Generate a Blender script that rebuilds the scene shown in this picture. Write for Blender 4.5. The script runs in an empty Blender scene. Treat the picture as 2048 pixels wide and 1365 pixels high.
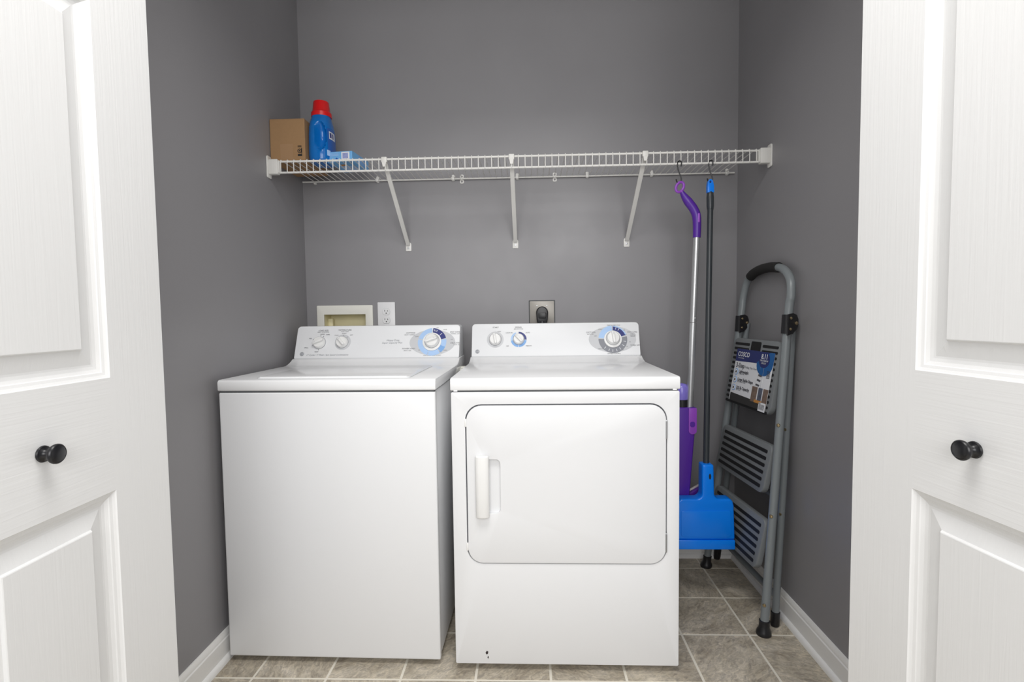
import bpy, bmesh, math, random
from mathutils import Matrix, Vector
random.seed(4)
scene = bpy.context.scene
C = scene.collection
PI = math.pi

# ------------------------------------------------------------------ camera, world, lights, exposure
cam_d = bpy.data.cameras.new('camera'); cam = bpy.data.objects.new('camera', cam_d); C.objects.link(cam)
cam_d.sensor_width = 36.0; cam_d.sensor_fit = 'HORIZONTAL'
cam_d.lens = 1019.88 / 2048 * 36.0
cam_d.clip_start = 0.01
_r = Vector((0.99940545, 0.03189221, -0.01310077))
_u = Vector((0.01140773, 0.05270134, 0.99854516))
_f = Vector((-0.03253624, 0.99810092, -0.05230619))
cam.matrix_world = Matrix(((_r.x, _u.x, -_f.x, 0.1449), (_r.y, _u.y, -_f.y, -2.2858), (_r.z, _u.z, -_f.z, 1.1079), (0, 0, 0, 1)))
scene.camera = cam

world = bpy.data.worlds.new('world'); scene.world = world; world.use_nodes = True
bg = world.node_tree.nodes['Background']
bg.inputs[0].default_value = (0.97, 0.98, 1.0, 1); bg.inputs[1].default_value = 0.36

def area(name, loc, target, size, power, col=(1, 1, 1), size_y=None):
    d = bpy.data.lights.new(name, 'AREA'); d.size = size; d.energy = power; d.color = col
    if size_y: d.shape = 'RECTANGLE'; d.size_y = size_y
    o = bpy.data.objects.new(name, d); C.objects.link(o); o.location = loc
    o.rotation_euler = (Vector(target) - Vector(loc)).to_track_quat('-Z', 'Y').to_euler()
    return o
area('ceiling_light', (0.1, -1.75, 2.65), (0.1, -1.7, 0), 1.0, 28, (1, 0.985, 0.96), 0.7)
area('camera_side_light', (0.3, -3.6, 1.75), (0.1, 0, 1.2), 2.0, 52, (1, 0.99, 0.985), 1.4)

scene.view_settings.view_transform = 'Standard'
scene.view_settings.look = 'None'
scene.view_settings.gamma = 1.0
scene.view_settings.use_curve_mapping = False
scene.view_settings.exposure = 0.0

# ------------------------------------------------------------------ materials
def nodes(name):
    m = bpy.data.materials.new(name); m.use_nodes = True
    return m, m.node_tree, m.node_tree.nodes['Principled BSDF']
def plain(name, col, rough=0.5, metal=0.0, spec=0.5, bump=0.0, bscale=200.0, coat=0.0, var=0.0):
    m, nt, b = nodes(name)
    b.inputs['Base Color'].default_value = (*col, 1); b.inputs['Roughness'].default_value = rough
    b.inputs['Metallic'].default_value = metal; b.inputs['Specular IOR Level'].default_value = spec
    b.inputs['Coat Weight'].default_value = coat
    if bump or var:
        tc = nt.nodes.new('ShaderNodeTexCoord'); nz = nt.nodes.new('ShaderNodeTexNoise')
        nz.inputs['Scale'].default_value = bscale; nz.inputs['Detail'].default_value = 3
        nt.links.new(tc.outputs['Object'], nz.inputs['Vector'])
        if bump:
            bp = nt.nodes.new('ShaderNodeBump'); bp.inputs['Strength'].default_value = bump; bp.inputs['Distance'].default_value = 0.001
            nt.links.new(nz.outputs['Fac'], bp.inputs['Height']); nt.links.new(bp.outputs['Normal'], b.inputs['Normal'])
        if var:
            mx = nt.nodes.new('ShaderNodeMix'); mx.data_type = 'RGBA'
            mx.inputs['A'].default_value = (*[c * (1 - var) for c in col], 1); mx.inputs['B'].default_value = (*[min(1, c * (1 + var)) for c in col], 1)
            nt.links.new(nz.outputs['Fac'], mx.inputs['Factor']); nt.links.new(mx.outputs['Result'], b.inputs['Base Color'])
    return m

def wall_mat():
    m, nt, b = nodes('grey_wall_paint')
    tc = nt.nodes.new('ShaderNodeTexCoord')
    n1 = nt.nodes.new('ShaderNodeTexNoise'); n1.inputs['Scale'].default_value = 2.2; n1.inputs['Detail'].default_value = 4
    nt.links.new(tc.outputs['Object'], n1.inputs['Vector'])
    mx = nt.nodes.new('ShaderNodeMix'); mx.data_type = 'RGBA'
    mx.inputs['A'].default_value = (0.252, 0.247, 0.258, 1); mx.inputs['B'].default_value = (0.274, 0.268, 0.279, 1)
    nt.links.new(n1.outputs['Fac'], mx.inputs['Factor']); nt.links.new(mx.outputs['Result'], b.inputs['Base Color'])
    mr = nt.nodes.new('ShaderNodeMapRange'); mr.inputs['From Min'].default_value = 0.4; mr.inputs['From Max'].default_value = 0.62
    mr.inputs['To Min'].default_value = 0.36; mr.inputs['To Max'].default_value = 0.5
    nt.links.new(n1.outputs['Fac'], mr.inputs['Value']); nt.links.new(mr.outputs['Result'], b.inputs['Roughness'])
    n2 = nt.nodes.new('ShaderNodeTexNoise'); n2.inputs['Scale'].default_value = 420; n2.inputs['Detail'].default_value = 2
    nt.links.new(tc.outputs['Object'], n2.inputs['Vector'])
    bp = nt.nodes.new('ShaderNodeBump'); bp.inputs['Strength'].default_value = 0.12; bp.inputs['Distance'].default_value = 0.001
    nt.links.new(n2.outputs['Fac'], bp.inputs['Height']); nt.links.new(bp.outputs['Normal'], b.inputs['Normal'])
    return m

def tile_mat():
    m, nt, b = nodes('stone_look_tile')
    N = nt.nodes.new; L = nt.links.new
    geo = N('ShaderNodeNewGeometry'); oi = N('ShaderNodeObjectInfo')
    sc = N('ShaderNodeVectorMath'); sc.operation = 'MULTIPLY_ADD'
    cmb = N('ShaderNodeCombineXYZ'); L(oi.outputs['Random'], cmb.inputs[0]); L(oi.outputs['Random'], cmb.inputs[1]); L(oi.outputs['Random'], cmb.inputs[2])
    sc.inputs[1].default_value = (37, 53, 11); L(cmb.outputs[0], sc.inputs[0]); L(geo.outputs['Position'], sc.inputs[2])
    ang = N('ShaderNodeMath'); ang.operation = 'MULTIPLY'; ang.inputs[1].default_value = 6.0; L(oi.outputs['Random'], ang.inputs[0])
    rot = N('ShaderNodeVectorRotate'); rot.rotation_type = 'Z_AXIS'; L(sc.outputs[0], rot.inputs['Vector']); L(ang.outputs[0], rot.inputs['Angle'])
    st = N('ShaderNodeVectorMath'); st.operation = 'MULTIPLY'; st.inputs[1].default_value = (1.0, 1.8, 1.0); L(rot.outputs[0], st.inputs[0])
    n1 = N('ShaderNodeTexNoise'); n1.inputs['Scale'].default_value = 9; n1.inputs['Detail'].default_value = 6; n1.inputs['Roughness'].default_value = 0.62; n1.inputs['Distortion'].default_value = 0.8
    L(st.outputs[0], n1.inputs['Vector'])
    n2 = N('ShaderNodeTexNoise'); n2.inputs['Scale'].default_value = 42; n2.inputs['Detail'].default_value = 8; n2.inputs['Roughness'].default_value = 0.7; n2.inputs['Distortion'].default_value = 1.2
    L(st.outputs[0], n2.inputs['Vector'])
    r1 = N('ShaderNodeValToRGB'); e = r1.color_ramp.elements
    e[0].position = 0.30; e[0].color = (0.33, 0.285, 0.22, 1); e[1].position = 0.72; e[1].color = (0.69, 0.63, 0.53, 1)
    x = e.new(0.5); x.color = (0.50, 0.45, 0.365, 1)
    L(n1.outputs['Fac'], r1.inputs['Fac'])
    r2 = N('ShaderNodeValToRGB'); e = r2.color_ramp.elements
    e[0].position = 0.36; e[0].color = (0.62, 0.62, 0.64, 1); e[1].position = 0.66; e[1].color = (1.18, 1.16, 1.12, 1)
    L(n2.outputs['Fac'], r2.inputs['Fac'])
    mx = N('ShaderNodeMix'); mx.data_type = 'RGBA'; mx.blend_type = 'MULTIPLY'; mx.inputs['Factor'].default_value = 1
    L(r1.outputs[0], mx.inputs['A']); L(r2.outputs[0], mx.inputs['B']); L(mx.outputs['Result'], b.inputs['Base Color'])
    b.inputs['Roughness'].default_value = 0.48; b.inputs['Specular IOR Level'].default_value = 0.35
    bp = N('ShaderNodeBump'); bp.inputs['Strength'].default_value = 0.35; bp.inputs['Distance'].default_value = 0.0015
    L(n2.outputs['Fac'], bp.inputs['Height']); L(bp.outputs['Normal'], b.inputs['Normal'])
    return m

def door_mat():
    m, nt, b = nodes('white_door_paint')
    N = nt.nodes.new; L = nt.links.new
    b.inputs['Base Color'].default_value = (0.77, 0.77, 0.768, 1); b.inputs['Roughness'].default_value = 0.34
    tc = N('ShaderNodeTexCoord'); sep = N('ShaderNodeSeparateXYZ'); L(tc.outputs['Object'], sep.inputs[0])
    def grain(scale):
        mp = N('ShaderNodeVectorMath'); mp.operation = 'MULTIPLY'; mp.inputs[1].default_value = scale; L(tc.outputs['Object'], mp.inputs[0])
        nz = N('ShaderNodeTexNoise'); nz.inputs['Scale'].default_value = 1; nz.inputs['Detail'].default_value = 4; nz.inputs['Distortion'].default_value = 0.6
        L(mp.outputs[0], nz.inputs['Vector']); return nz.outputs['Fac']
    gv = grain((150, 150, 4)); gh = grain((4, 4, 170))
    a = N('ShaderNodeMath'); a.operation = 'SUBTRACT'; a.inputs[1].default_value = 0.888; L(sep.outputs['Z'], a.inputs[0])
    ab = N('ShaderNodeMath'); ab.operation = 'ABSOLUTE'; L(a.outputs[0], ab.inputs[0])
    lt = N('ShaderNodeMath'); lt.operation = 'LESS_THAN'; lt.inputs[1].default_value = 0.103; L(ab.outputs[0], lt.inputs[0])
    ay = N('ShaderNodeMath'); ay.operation = 'GREATER_THAN'; ay.inputs[1].default_value = 0.14; L(sep.outputs['X'], ay.inputs[0])
    mu = N('ShaderNodeMath'); mu.operation = 'MULTIPLY'; L(lt.outputs[0], mu.inputs[0]); L(ay.outputs[0], mu.inputs[1])
    mx = N('ShaderNodeMix'); L(mu.outputs[0], mx.inputs['Factor']); L(gv, mx.inputs['A']); L(gh, mx.inputs['B'])
    bp = N('ShaderNodeBump'); bp.inputs['Strength'].default_value = 0.3; bp.inputs['Distance'].default_value = 0.0012
    L(mx.outputs['Result'], bp.inputs['Height']); L(bp.outputs['Normal'], b.inputs['Normal'])
    return m

M = dict(
    wall=wall_mat(), tile=tile_mat(), door=door_mat(),
    grout=plain('pale_grout', (0.74, 0.70, 0.61), 0.8),
    trim=plain('white_trim_paint', (0.83, 0.825, 0.81), 0.33, bump=0.05, bscale=60),
    ceil=plain('ceiling_white', (0.75, 0.75, 0.74), 0.8),
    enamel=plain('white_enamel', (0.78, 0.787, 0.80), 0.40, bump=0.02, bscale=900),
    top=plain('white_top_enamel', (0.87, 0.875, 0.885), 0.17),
    console=plain('white_console_plastic', (0.80, 0.81, 0.825), 0.38),
    knobw=plain('white_knob_plastic', (0.82, 0.82, 0.81), 0.32),
    ink=plain('grey_ink', (0.10, 0.10, 0.115), 0.6),
    inklt=plain('light_grey_ink', (0.58, 0.59, 0.61), 0.5),
    dkblue=plain('navy_print', (0.02, 0.03, 0.19), 0.45),
    ltblue=plain('pale_blue_print', (0.40, 0.58, 0.86), 0.45),
    mdblue=plain('mid_blue_print', (0.20, 0.40, 0.74), 0.45),
    grprint=plain('slate_grey_print', (0.23, 0.24, 0.27), 0.45),
    gap=plain('dark_gap', (0.10, 0.105, 0.11), 0.7),
    steel=plain('hinge_steel', (0.42, 0.43, 0.44), 0.4, metal=0.8),
    chip=plain('bare_paint_chip', (0.03, 0.022, 0.022), 0.7),
    wire=plain('white_coated_wire', (0.78, 0.77, 0.74), 0.35),
    brace=plain('white_painted_steel', (0.72, 0.71, 0.68), 0.4),
    card=plain('brown_cardboard', (0.34, 0.20, 0.095), 0.8, bump=0.1, bscale=120, var=0.06),
    tape=plain('paper_tape', (0.36, 0.215, 0.11), 0.45),
    red=plain('red_plastic', (0.66, 0.008, 0.010), 0.3),
    botblue=plain('blue_bottle_plastic', (0.004, 0.15, 0.50), 0.19),
    labblue=plain('label_blue', (0.02, 0.11, 0.42), 0.35),
    lavender=plain('lavender_print', (0.30, 0.34, 0.60), 0.5, var=0.35, bscale=160),
    white=plain('white_print', (0.80, 0.81, 0.84), 0.5),
    skyblue=plain('sky_blue_carton', (0.17, 0.44, 0.78), 0.45, var=0.05, bscale=20),
    cream=plain('cream_plastic', (0.79, 0.78, 0.72), 0.45),
    creamin=plain('yellowed_plastic', (0.80, 0.74, 0.48), 0.5, var=0.15, bscale=9),
    plate=plain('white_outlet_plastic', (0.82, 0.82, 0.83), 0.3),
    slot=plain('slot_black', (0.012, 0.012, 0.012), 0.7),
    nickel=plain('brushed_steel_plate', (0.36, 0.34, 0.31), 0.45, metal=0.35),
    black=plain('black_plastic', (0.012, 0.012, 0.014), 0.38),
    hook=plain('black_hook_wire', (0.010, 0.010, 0.012), 0.35),
    knobk=plain('matt_black_knob', (0.006, 0.006, 0.008), 0.33),
    purple=plain('deep_purple_plastic', (0.085, 0.018, 0.30), 0.38),
    violet=plain('bright_violet_plastic', (0.27, 0.06, 0.48), 0.4),
    lilac=plain('lilac_liquid_bottle', (0.22, 0.18, 0.62), 0.25),
    alu=plain('satin_aluminium', (0.60, 0.61, 0.62), 0.32, metal=0.75),
    charcoal=plain('charcoal_coated_pole', (0.035, 0.041, 0.047), 0.33),
    blue=plain('vivid_blue_plastic', (0.0, 0.215, 0.90), 0.28),
    microf=plain('pale_mop_cloth', (0.55, 0.50, 0.50), 0.9),
    lad=plain('grey_ladder_enamel', (0.21, 0.232, 0.243), 0.32),
    step=plain('grey_step_resin', (0.19, 0.203, 0.21), 0.45, bump=0.1, bscale=500),
    tread=plain('black_rubber_tread', (0.008, 0.008, 0.009), 0.7),
    foam=plain('black_foam_grip', (0.012, 0.011, 0.011), 0.85, bump=0.4, bscale=300),
    brass=plain('brassy_rivet', (0.50, 0.40, 0.24), 0.3, metal=1.0),
    navy=plain('navy_card', (0.018, 0.028, 0.15), 0.4),
    cblue=plain('card_blue', (0.01, 0.11, 0.34), 0.4),
    photo1=plain('photo_brown', (0.20, 0.14, 0.11), 0.5, var=0.6, bscale=60),
    photo2=plain('photo_grey', (0.10, 0.11, 0.15), 0.5, var=0.6, bscale=60),
    orange=plain('photo_orange', (0.55, 0.25, 0.06), 0.5),
    dkcard=plain('dark_grey_card', (0.035, 0.034, 0.033), 0.5),
)

# ------------------------------------------------------------------ mesh helpers
def finish(name, bm, mat, parent=None, smooth=35, loc=None, world_off=True):
    bmesh.ops.recalc_face_normals(bm, faces=bm.faces[:])
    me = bpy.data.meshes.new(name); bm.to_mesh(me); bm.free()
    if mat is not None: me.materials.append(mat)
    if smooth:
        for p in me.polygons: p.use_smooth = True
        me.set_sharp_from_angle(angle=math.radians(smooth))
    o = bpy.data.objects.new(name, me); C.objects.link(o)
    if parent is not None:
        o.parent = parent
    if loc is not None: o.location = loc
    return o
def tag(o, label=None, cat=None, group=None, kind=None):
    if label: o['label'] = label
    if cat: o['category'] = cat
    if group: o['group'] = group
    if kind: o['kind'] = kind
    return o
def thing(name, label, cat, loc=(0, 0, 0), rz=0, group=None, kind=None):
    o = bpy.data.objects.new(name, None); C.objects.link(o); o.empty_display_size = 0.05
    o.location = loc; o.rotation_euler = (0, 0, rz)
    return tag(o, label, cat, group, kind)
def copy_obj(o, parent, loc=None):
    c = o.copy(); C.objects.link(c); c.parent = parent
    if loc is not None: c.location = loc
    return c
class W:
    """wrapper for a thing built in world coordinates: parts are shifted to the thing's base"""
    def __init__(self, root): self.root = root; self.off = -Vector(root.location)
    def part(self, name, bm, mat, parent=None, smooth=35):
        if parent is None: return finish(name, bm, mat, self.root, smooth, self.off)
        return finish(name, bm, mat, parent, smooth)

def merge(bm, src, mtx=None):
    me = bpy.data.meshes.new('tmp'); src.to_mesh(me); src.free()
    if mtx is not None: me.transform(mtx)
    bm.from_mesh(me); bpy.data.meshes.remove(me); return bm
def box(x0, x1, y0, y1, z0, z1, bev=0.0, seg=2, bm=None):
    b = bmesh.new(); bmesh.ops.create_cube(b, size=1)
    for v in b.verts: v.co = Vector(((x0 + x1) / 2 + v.co.x * (x1 - x0), (y0 + y1) / 2 + v.co.y * (y1 - y0), (z0 + z1) / 2 + v.co.z * (z1 - z0)))
    if bev: bmesh.ops.bevel(b, geom=b.edges[:], offset=bev, segments=seg, affect='EDGES', profile=0.5)
    if bm is not None: return merge(bm, b)
    return b
def rrect(x0, x1, y0, y1, r, n=6):
    if not isinstance(r, (tuple, list)): r = (r,) * 4     # bl, br, tr, tl
    out = []
    for (cx, cy, a, rr) in ((x0, y0, PI, r[0]), (x1, y0, 1.5 * PI, r[1]), (x1, y1, 0, r[2]), (x0, y1, .5 * PI, r[3])):
        if rr <= 0: out.append((cx, cy)); continue
        ox = cx + (rr if cx == x0 else -rr); oy = cy + (rr if cy == y0 else -rr)
        for i in range(n + 1):
            t = a + i / n * PI / 2; out.append((ox + rr * math.cos(t), oy + rr * math.sin(t)))
    return out
def circ(cx, cy, r, n=24, ry=None):
    return [(cx + r * math.cos(2 * PI * i / n), cy + (ry or r) * math.sin(2 * PI * i / n)) for i in range(n)]
def prism(outer, f, w0, w1, holes=(), bev=0.0, seg=2, bm=None):
    """2d outline (with holes) extruded from w0 to w1; f(u,v,w) -> point"""
    b = bmesh.new(); loops = [outer] + list(holes); rings = []
    for lp in loops: rings.append([b.verts.new((u, v, 0)) for u, v in lp])
    edges = []
    for rg in rings: edges += [b.edges.new((rg[i], rg[(i + 1) % len(rg)])) for i in range(len(rg))]
    if len(loops) == 1: faces = [b.faces.new(rings[0])]
    else:
        r = bmesh.ops.triangle_fill(b, use_beauty=True, use_dissolve=False, edges=edges, normal=(0, 0, 1))
        faces = [g for g in r['geom'] if isinstance(g, bmesh.types.BMFace)]
    tops = {}
    for rg in rings:
        for v in rg: tops[v] = b.verts.new((v.co.x, v.co.y, 1))
    for fc in faces: b.faces.new([tops[v] for v in fc.verts])
    for rg in rings:
        for i in range(len(rg)):
            a, c = rg[i], rg[(i + 1) % len(rg)]; b.faces.new((a, c, tops[c], tops[a]))
    for v in b.verts: v.co = Vector(f(v.co.x, v.co.y, w0 + (w1 - w0) * v.co.z))
    bmesh.ops.recalc_face_normals(b, faces=b.faces[:])
    if bev:
        es = [e for e in b.edges if len(e.link_faces) == 2 and e.calc_face_angle(0) > 0.6]
        bmesh.ops.bevel(b, geom=es, offset=bev, segments=seg, affect='EDGES', profile=0.5, clamp_overlap=True)
    if bm is not None: return merge(bm, b)
    return b
fXZ = lambda u, v, w: (u, w, v)
fXY = lambda u, v, w: (u, v, w)
fYZ = lambda u, v, w: (w, u, v)
def tube(path, r, n=10, bm=None, closed=False, caps=True, ry=None):
    b = bmesh.new(); P = [Vector(p) for p in path]; k = len(P); rings = []
    rad = r if isinstance(r, (list, tuple)) else [r] * k
    prev = None
    for i in range(k):
        if closed: t = P[(i + 1) % k] - P[i - 1]
        else: t = P[min(i + 1, k - 1)] - P[max(i - 1, 0)]
        t.normalize()
        if prev is None:
            ref = Vector((0, 0, 1)) if abs(t.z) < 0.9 else Vector((1, 0, 0))
            nrm = t.cross(ref).normalized()
        else:
            nrm = (prev - t * prev.dot(t)).normalized()
        prev = nrm; bi = t.cross(nrm)
        rings.append([b.verts.new(P[i] + (nrm * math.cos(2 * PI * j / n) + bi * math.sin(2 * PI * j / n)) * rad[i]) for j in range(n)])
    for i in range(k if closed else k - 1):
        A, B = rings[i], rings[(i + 1) % k]
        for j in range(n): b.faces.new((A[j], A[(j + 1) % n], B[(j + 1) % n], B[j]))
    if caps and not closed: b.faces.new(rings[0]); b.faces.new(rings[-1])
    if bm is not None: return merge(bm, b)
    return b
def smooth_path(pts, n=6):
    P = [Vector(p) for p in pts]; out = []
    for i in range(len(P) - 1):
        p0 = P[max(i - 1, 0)]; p1 = P[i]; p2 = P[i + 1]; p3 = P[min(i + 2, len(P) - 1)]
        for j in range(n):
            t = j / n
            out.append(0.5 * ((2 * p1) + (p2 - p0) * t + (2 * p0 - 5 * p1 + 4 * p2 - p3) * t * t + (3 * p1 - p0 - 3 * p2 + p3) * t ** 3))
    out.append(P[-1]); return out
def lathe(prof, mtx=None, n=28, bm=None):
    """profile [(r, h)] around local z, then placed with mtx"""
    b = bmesh.new(); rings = []
    for r, h in prof:
        if r < 1e-6: rings.append([b.verts.new((0, 0, h))])
        else: rings.append([b.verts.new((r * math.cos(2 * PI * j / n), r * math.sin(2 * PI * j / n), h)) for j in range(n)])
    for A, B in zip(rings, rings[1:]):
        for j in range(n):
            q = [A[j % len(A)], A[(j + 1) % len(A)], B[(j + 1) % len(B)], B[j % len(B)]]
            u = list(dict.fromkeys(q))
            if len(u) > 2: b.faces.new(u)
    if len(rings[0]) > 1: b.faces.new(rings[0])
    if len(rings[-1]) > 1: b.faces.new(rings[-1])
    if mtx is not None: b.transform(mtx)
    if bm is not None: return merge(bm, b)
    return b
def frame_mtx(o, ux, uy):
    ux = Vector(ux).normalized(); uy = Vector(uy); uz = ux.cross(uy).normalized(); uy = uz.cross(ux)
    return Matrix(((ux.x, uy.x, uz.x, o[0]), (ux.y, uy.y, uz.y, o[1]), (ux.z, uy.z, uz.z, o[2]), (0, 0, 0, 1)))
def text(parent, s, size, mtx, mat, align='CENTER', name='lettering', ext=0.0001, shear=0.0, bold=0.0, loc=None):
    cu = bpy.data.curves.new('t', 'FONT'); cu.body = s; cu.size = size; cu.align_x = align; cu.align_y = 'CENTER'
    cu.resolution_u = 2; cu.extrude = ext; cu.shear = shear; cu.offset = bold
    ob = bpy.data.objects.new('t', cu)
    me = bpy.data.meshes.new_from_object(ob); bpy.data.objects.remove(ob); bpy.data.curves.remove(cu)
    me.transform(mtx); me.name = name; me.materials.clear(); me.materials.append(mat)
    o = bpy.data.objects.new(name, me); C.objects.link(o); o.parent = parent
    if loc is not None: o.location = loc
    return o
def sector(r0, r1, a0, a1, n=None, cx=0, cy=0):
    """ring sector outline, degrees clockwise from top"""
    n = n or max(2, int(abs(a1 - a0) / 8))
    pt = lambda r, a: (cx + r * math.sin(math.radians(a)), cy + r * math.cos(math.radians(a)))
    return [pt(r1, a0 + (a1 - a0) * i / n) for i in range(n + 1)] + [pt(r0, a1 - (a1 - a0) * i / n) for i in range(n + 1)]

# ------------------------------------------------------------------ setting
XL, XR, YF, ZC = -0.8576, 1.0626, -1.22, 2.74
def structure(o, label, cat): return tag(o, label, cat, None, 'structure')
# back wall with the cut-out for the recessed laundry box
LBX0, LBX1, LBZ0, LBZ1 = -0.777, -0.588, 0.985, 1.117
o = finish('wall_back', prism([(XL - .1, 0), (XR + .1, 0), (XR + .1, ZC), (XL - .1, ZC)], fXZ, 0.0, 0.12,
     holes=[[(LBX0 - .004, LBZ0 - .004), (LBX1 + .004, LBZ0 - .004), (LBX1 + .004, LBZ1 + .004), (LBX0 - .004, LBZ1 + .004)]]), M['wall'], smooth=0)
structure(o, 'grey painted back wall of the laundry closet behind the shelf', 'wall')
structure(finish('wall_left', box(XL - .1, XL, YF - .12, 0, 0, ZC), M['wall'], smooth=0), 'grey painted side wall left of the washing machine', 'wall')
structure(finish('wall_right', box(XR, XR + .1, YF - .12, 0, 0, ZC), M['wall'], smooth=0), 'grey painted side wall behind the folded step ladder', 'wall')
structure(finish('ceiling', box(XL - .1, XR + .1, YF - .12, .12, ZC, ZC + .05), M['ceil'], smooth=0), 'white closet ceiling above the shelf', 'ceiling')
OX0, OX1, OZ = -0.72, 0.90, 2.43
fw = box(-1.9, OX0, YF - .12, YF, 0, ZC); box(OX1, 2.1, YF - .12, YF, 0, ZC, bm=fw); box(OX0, OX1, YF - .12, YF, OZ, ZC, bm=fw)
structure(finish('wall_front', fw, M['wall'], smooth=0), 'front wall around the closet door opening', 'wall')
tj = box(OX0, OX0 + .018, YF - .125, YF + .005, 0, OZ); box(OX1 - .018, OX1, YF - .125, YF + .005, 0, OZ, bm=tj); box(OX0 + .018, OX1 - .018, YF - .125, YF + .005, OZ - .018, OZ, bm=tj)
structure(finish('trim_1', tj, M['trim'], smooth=0), 'white jamb lining the closet door opening', 'trim')

# floor: grout bed with individual tiles
T, TOX, TOY, G = 0.2292, -0.7158, -0.7992, 0.0070
fl = finish('floor', box(-1.9, 2.1, -3.0, 0.0, -0.03, -0.0012), M['grout'], smooth=0)
structure(fl, 'beige stone-look tile floor with pale grout lines', 'floor')
cache = {}
for j in range(-4, 5):
    for i in range(-3, 11):
        x0, x1 = TOX + i * T + G / 2, TOX + (i + 1) * T - G / 2
        y0, y1 = TOY + j * T + G / 2, TOY + (j + 1) * T - G / 2
        y1 = min(y1, -0.002)
        if y0 > -.01: continue
        if (y0 + y1) / 2 > YF: x0, x1 = max(x0, XL + .002), min(x1, XR - .002)
        if x1 - x0 < .01: continue
        w, d = x1 - x0, y1 - y0; k = (round(w, 4), round(d, 4))
        if k not in cache:
            b = bmesh.new(); bmesh.ops.create_cube(b, size=1)
            for v in b.verts:
                s = 1.0 if v.co.z < 0 else 0.994
                v.co = Vector((v.co.x * w * s, v.co.y * d * s, v.co.z * 0.004 - 0.002))
            me = bpy.data.meshes.new('tile'); b.to_mesh(me); b.free(); me.materials.append(M['tile']); cache[k] = me
        t = bpy.data.objects.new('tile', cache[k]); C.objects.link(t); t.parent = fl
        t.location = ((x0 + x1) / 2, (y0 + y1) / 2, 0)

# baseboards: profile with cap, plus shoe moulding
def baseboard(name, p0, p1, nrm, label):
    p0, p1, nrm = Vector(p0), Vector(p1), Vector(nrm); d = p1 - p0; Ln = d.length; d.normalize()
    f = lambda u, v, w: tuple(p0 + d * w + nrm * u + Vector((0, 0, v)))
    o = finish(name, prism([(0, 0), (.011, 0), (.011, .070), (.0085, .074), (.0085, .080), (.006, .088), (.004, .0934), (0, .0934)], f, 0, Ln), M['trim'], smooth=30)
    structure(o, label, 'baseboard')
    q = [(.011, 0)] + [(.011 + .012 * math.cos(a), .018 * math.sin(a)) for a in [i * PI / 10 for i in range(6)]]
    finish('shoe_molding', prism(q, f, 0, Ln), M['trim'], o, 30)
    return o
baseboard('baseboard_left', (XL, 0, 0), (XL, YF, 0), (1, 0, 0), 'white baseboard along the left wall beside the washer')
baseboard('baseboard_right', (XR, YF, 0), (XR, 0, 0), (-1, 0, 0), 'white baseboard along the right wall below the ladder')
baseboard('baseboard_back', (XL + .012, 0, 0), (XR - .012, 0, 0), (0, -1, 0), 'white baseboard along the back wall behind the appliances')

# ------------------------------------------------------------------ bifold doors
def door_leaf(wid=0.545, hgt=2.395, th=0.034, flip=1):
    """local: x = distance from the far edge towards the camera, face at y=0 looking to -y*flip, z up"""
    st = 0.140
    rows = [(0.24, 0.784), (0.991, 1.655), (1.775, 2.26)]
    f = lambda u, v, w: (u, w * flip, v)
    outer = [(0, 0), (wid, 0), (wid, hgt), (0, hgt)]
    holes = [[(st, a), (wid - st, a), (wid - st, b), (st, b)] for a, b in rows]
    bm = prism(outer, f, 0.0, th, holes=holes)
    for a, b_ in rows:
        prof = [(0, 0), (.002, .0022), (.006, .0050), (.011, .0068), (.0125, .0085), (.018, .0118), (.024, .0135), (.028, .0138), (.0565, .0070), (.0585, .0022), (.060, .0014)]
        lo = []
        for ins, dep in [(i_ * .93, d_ * .9) for i_, d_ in prof]:
            lo.append([bm.verts.new((u, dep * flip, v)) for u, v in ((st + ins, a + ins), (wid - st - ins, a + ins), (wid - st - ins, b_ - ins), (st + ins, b_ - ins))])
        for A, B in zip(lo, lo[1:]):
            for i in range(4): bm.faces.new((A[i], A[(i + 1) % 4], B[(i + 1) % 4], B[i]))
        bm.faces.new(lo[-1])
        bk = [bm.verts.new((u, (th - .006) * flip, v)) for u, v in ((st, a), (wid - st, a), (wid - st, b_), (st, b_))]; bm.faces.new(bk)
    return bm
def bifold(name, base, dirx, side, label, ks, kz):
    """side=-1: left door (face looks to +x), side=+1: right door (face looks to -x)"""
    ang = math.atan2(-1, -dirx)          # direction from far edge to the camera
    root = thing(name, label, 'door', (base[0], base[1], 0.012), ang, kind='structure')
    # local x runs towards the camera; local +y is 90 deg left of it (= +x world); face of the left door looks to local +y
    flip = -1 if side < 0 else 1
    lf = finish('door_leaf', door_leaf(flip=flip), M['door'], root, 11)
    l2 = finish('door_leaf', door_leaf(flip=flip), M['door'], root, 11, (0, flip * 0.044, 0))
    kb = lathe([(0.0, 0), (.0155, 0), (.0165, .002), (.0155, .005), (.010, .0075), (.0075, .012), (.0075, .018), (.011, .022), (.0185, .0245), (.0195, .027), (.0195, .030), (.0175, .0325), (.0165, .033), (.016, .0325), (.012, .0345), (.0, .0355)],
               frame_mtx((ks, 0, kz), (0, 0, 1), (1, 0, 0) if flip < 0 else (-1, 0, 0)) @ Matrix.Scale(.80, 4), 32)
    k = finish('knob', kb, M['knobk'], lf, 40); k['label'] = 'round matt black door knob'
    return root
bifold('door_1', (-0.617, -1.25), -0.0225, -1, 'white panelled bifold door with black knob beside the washer', .279, .889)
bifold('door_2', (0.796, -1.25), -0.1006, 1, 'white panelled bifold door with black knob beside the ladder', .250, .881)

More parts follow.
